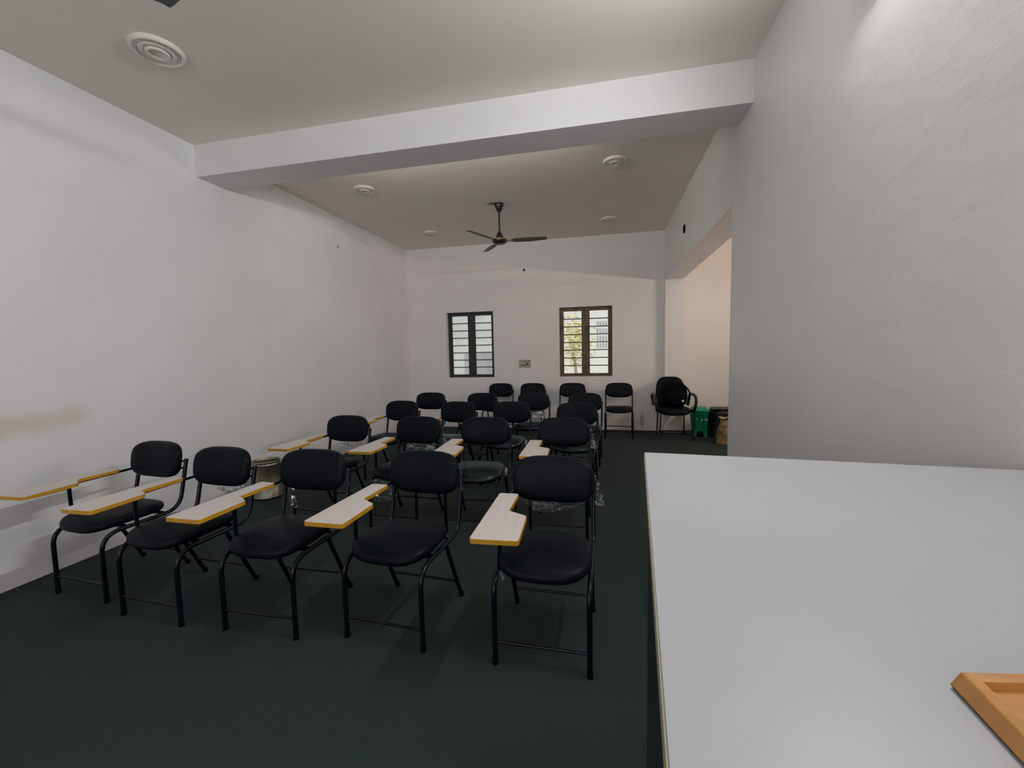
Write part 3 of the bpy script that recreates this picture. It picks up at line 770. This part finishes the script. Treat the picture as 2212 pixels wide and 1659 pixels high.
m = MB().prism(superell(0.015, 0.007, 2, 20), 0, 0.002); m.xf(Matrix.Translation((0.075, -0.1128, 0.272)) @ Matrix.Rotation(PI / 2, 4, 'X'))
build('sticker_print', m, M['stickerprint'], st)
m = MB()     # pale tidy-man style decal: a small leaning figure dropping litter
for poly in ([(-0.004, 0.020), (0.004, 0.020), (0.005, 0.012), (-0.003, 0.012)], [(-0.006, 0.010), (0.006, 0.011), (0.014, 0.003), (0.010, 0.000), (0.004, 0.005), (0.003, -0.010), (0.007, -0.024), (0.002, -0.025), (-0.003, -0.011), (-0.009, -0.023), (-0.013, -0.020), (-0.006, -0.006)]):
    a = sum(poly[i - 1][0] * poly[i][1] - poly[i][0] * poly[i - 1][1] for i in range(len(poly)))
    m.prism(poly if a > 0 else poly[::-1], 0, 0.0015)
m.xf(Matrix.Translation((0.018, -0.1118, 0.268)) @ Matrix.Rotation(PI / 2, 4, 'X'))
build('figure_decal', m, M['decal'], gb)['label'] = 'pale figure decal'
m = MB().prism(superell(0.008, 0.009, 6, 16), 0, 0.0015); m.xf(Matrix.Translation((-0.052, -0.1178, 0.282)) @ Matrix.Rotation(PI / 2, 4, 'X'))
build('square_decal', m, M['decal'], gb)['label'] = 'small pale decal'

# ------------------------------------------------------------------ armchair and backpack
AC = thing('visitor_armchair', 'black visitor armchair with looped arms in the back right corner, holding a backpack', 'chair', (1.075, 6.60, 0), 0.05)
c = cushion(0.245, 0.235, 0.095, 3.0, 64)
c.v = [(x, y + 0.22, z + 0.385 - 0.03 * max(0, (0.3 - (y + 0.235) / 0.47) / 0.3) ** 2) for x, y, z in c.v]
build('seat', c, M['fabric'], AC)
c = cushion(0.222, 0.262, 0.085, 3.4, 72); v = []
for x, y, z in c.v:
    tt = (y + 0.262) / 0.524; x *= 1.06 - 0.12 * tt
    v.append((x, -(z - 0.04) - 0.5 * x * x + 0.17 * y + 0.455, y + 0.665))
c.v = v; build('backrest', c, M['fabric'], AC)
for s_ in (-1, 1):
    p = fillet([(s_ * 0.262, 0.40, 0.47), (s_ * 0.285, 0.43, 0.62), (s_ * 0.290, 0.36, 0.665), (s_ * 0.290, 0.10, 0.665), (s_ * 0.292, 0.0, 0.60), (s_ * 0.268, 0.04, 0.43), (s_ * 0.235, 0.20, 0.40)], [0.05, 0.05, 0.06, 0.07, 0.06], 6)
    build('armrest', MB().tube(p, 0.021, 12), M['armplastic'], AC)
    build('leg', MB().tube([(s_ * 0.215, 0.03, 0.40), (s_ * 0.245, -0.05, 0.0)], 0.0115, 10), M['tube'], AC)
    build('leg', MB().tube([(s_ * 0.200, 0.38, 0.40), (s_ * 0.205, 0.40, 0.0)], 0.0115, 10), M['tube'], AC)
    build('side_rail', MB().tube([(s_ * 0.240, -0.035, 0.06), (s_ * 0.205, 0.395, 0.06)], 0.009, 8), M['tube'], AC)
build('stretcher', MB().tube([(-0.205, 0.395, 0.055), (0.205, 0.395, 0.055)], 0.0125, 8), M['tube'], AC)
build('stretcher', MB().tube([(-0.22, 0.18, 0.06), (0.22, 0.18, 0.06)], 0.0105, 8), M['tube'], AC)
BP = thing('backpack', 'black backpack with a small pale round emblem, lying on the visitor armchair', 'backpack', (1.115, 6.83, 0.482), 0.05)
c = cushion(0.175, 0.195, 0.19, 2.7, 56); v = []
for x, y, z in c.v:
    v.append((x * (1.03 - 0.16 * (y + 0.195) / 0.39), -z + 0.145 + 0.16 * y, y + 0.200))
c.v = v
d = 0.012
c.v = [(x + d * noise.noise(Vector((x, y, z)) * 9), y + d * noise.noise(Vector((x + 5, y, z)) * 9), z + d * noise.noise(Vector((x, y + 5, z)) * 9)) for x, y, z in c.v]
zmin = min(p[2] for p in c.v); c.v = [(x, y, z - zmin) for x, y, z in c.v]
build('main_compartment', c, M['nylon'], BP)
c = cushion(0.135, 0.085, 0.07, 3.2, 40); c.v = [(x, -z - 0.035 + 0.12 * y, y + 0.108) for x, y, z in c.v]
pk = build('front_pocket', c, M['nylon'], BP)
mb = MB().prism(superell(0.017, 0.017, 2, 24), 0, 0.003); mb.xf(Matrix.Translation((0.072, -0.103, 0.095)) @ Matrix.Rotation(PI / 2, 4, 'X'))
build('emblem', mb, M['logo'], pk)['label'] = 'small pale round emblem'
build('zip', MB().tube([(-0.13, -0.05, 0.200), (-0.05, -0.072, 0.205), (0.06, -0.072, 0.205), (0.13, -0.05, 0.200)], 0.004, 6), M['armplastic'], BP)
build('carry_handle', MB().tube(fillet([(-0.04, 0.12, 0.37), (-0.04, 0.13, 0.42), (0.04, 0.13, 0.42), (0.04, 0.12, 0.37)], 0.02, 5), 0.007, 8), M['nylon'], BP)
build('shoulder_strap', MB().tube(fillet([(0.12, 0.10, 0.33), (0.195, 0.02, 0.24), (0.20, -0.01, 0.12), (0.15, 0.0, 0.02)], 0.06, 5), 0.012, 8), M['nylon'], BP)

# ------------------------------------------------------------------ black bag, paper sack and cardboard in the side room
def lump(name, a, b_, h, e, amp, fr, seed, mt, parent, dz=0.0, top=0.7):
    n = 40; lv = 12; vs = []
    for i in range(lv + 1):
        t_ = i / lv; s_ = 1.0 - (1 - top) * t_ ** 1.6
        if i == lv: s_ = top * 0.45
        for x, y in superell(a * s_, b_ * s_, e, n):
            p = Vector((x, y, h * t_)); q = p * fr + Vector((seed, seed * 2, 0))
            k = min(1, t_ * 4)
            vs.append(p + Vector((noise.noise(q), noise.noise(q + Vector((7, 0, 0))), noise.noise(q + Vector((0, 7, 0))) * k)) * amp)
    f = [(i * n + j, i * n + (j + 1) % n, (i + 1) * n + (j + 1) % n, (i + 1) * n + j) for i in range(lv) for j in range(n)]
    f += [tuple(reversed(range(n))), tuple(range(lv * n, lv * n + n))]
    zz = min(v_.z for v_ in vs[n:]); 
    vs = [(v_.x, v_.y, max(v_.z, 0.0)) for v_ in vs]
    return build(name, MB().add(vs, f, True), mt, parent)
bg_ = thing('bin_bag', 'black plastic rubbish bag standing right of the green bin', 'bag', (1.83, 6.95, 0))
lump('bag_body', 0.215, 0.17, 0.435, 3.2, 0.035, 7, 3.0, M['bag'], bg_, top=0.92)
m = MB().grid(lambda u, v: (-0.20 + 0.40 * u + 0.01 * math.sin(9 * v), -0.15 + 0.30 * v, 0.442 + 0.012 * noise.noise(Vector((u * 6, v * 6, 1)))), 14, 10)
build('folded_top', m, M['bag'], bg_)
pb = thing('paper_sack', 'crumpled brown paper sack in front of the black bag, by the doorway edge', 'sack', (1.79, 6.43, 0))
lump('sack_body', 0.185, 0.125, 0.36, 3.0, 0.05, 8, 11.0, M['paper'], pb, top=0.8)
m = MB().grid(lambda u, v: (-0.15 + 0.30 * u, -0.10 + 0.20 * v, 0.37 + 0.05 * u * (1 - v) + 0.02 * noise.noise(Vector((u * 5, v * 5, 4)))), 10, 8)
build('folded_flap', m, M['card'], pb)
cb = MB().prism([(-0.16, -0.10), (0.18, -0.16), (0.22, 0.05), (0.02, 0.16)], 0.0, 0.006)
tag(build('cardboard_sheet', cb, M['card'], None, (1.86, 6.13, 0.0005)), 'flat tan cardboard sheet on the floor at the doorway edge', 'cardboard')

# ------------------------------------------------------------------ small fittings on the walls
def disc(name, label, cat, loc, R, mo, mi_, axis, ri):
    r = thing(name, label, cat, loc)
    q = Matrix.Rotation(PI / 2, 4, 'X') if axis == 'y' else Matrix.Rotation(-PI / 2, 4, 'Y')
    m = MB(); m.lathe([(R, 0.0), (R, 0.008), (R * 0.9, 0.012), (ri, 0.012), (ri, 0.004)], 24); m.xf(q)
    build('ring', m, mo, r)
    m = MB(); m.lathe([(ri, 0.0045), (0.0005, 0.0045)], 24); m.xf(q); build('opening', m, mi_, r)
disc('conduit_box', 'small white round conduit box with dark centre, high on the back wall', 'electrical box', (-1.341, YB, 2.795), 0.038, M['white'], M['hole'], 'y', 0.018)
disc('pipe_opening', 'small black round pipe opening high on the right wall near the back corner', 'pipe', (XR, 5.584, 2.843), 0.052, M['cap'], M['hole'], 'x', 0.042)
sw = thing('switch_box', 'open grey switch box with loose wires on the back wall between the windows', 'switch box', (-1.355, YB, 1.163))
build('back_plate', MB().box((-0.105, -0.006, -0.066), (0.105, 0.0, 0.066)).box((-0.105, -0.018, 0.060), (0.105, -0.006, 0.066)).box((-0.105, -0.018, -0.066), (0.105, -0.006, -0.060)).box((-0.105, -0.018, -0.060), (-0.099, -0.006, 0.060)).box((0.099, -0.018, -0.060), (0.105, -0.006, 0.060)), M['switch'], sw)
for P in ([(-0.08, -0.012, -0.030), (-0.04, -0.024, -0.022), (0.0, -0.02, -0.034), (0.03, -0.022, -0.022), (0.045, -0.014, 0.022)], [(0.04, -0.012, 0.02), (0.055, -0.024, -0.012), (0.06, -0.018, -0.036)], [(-0.005, -0.010, 0.034), (0.01, -0.022, 0.036), (0.02, -0.012, 0.026)]):
    build('wire', MB().tube(P, 0.0055, 6), M['wire'], sw)
build('knockout', MB().lathe([(0.011, 0), (0.0005, 0)], 16, (0, 0, 0)).xf(Matrix.Translation((0.082, -0.0075, 0.042)) @ Matrix.Rotation(PI / 2, 4, 'X')), M['hole'], sw)
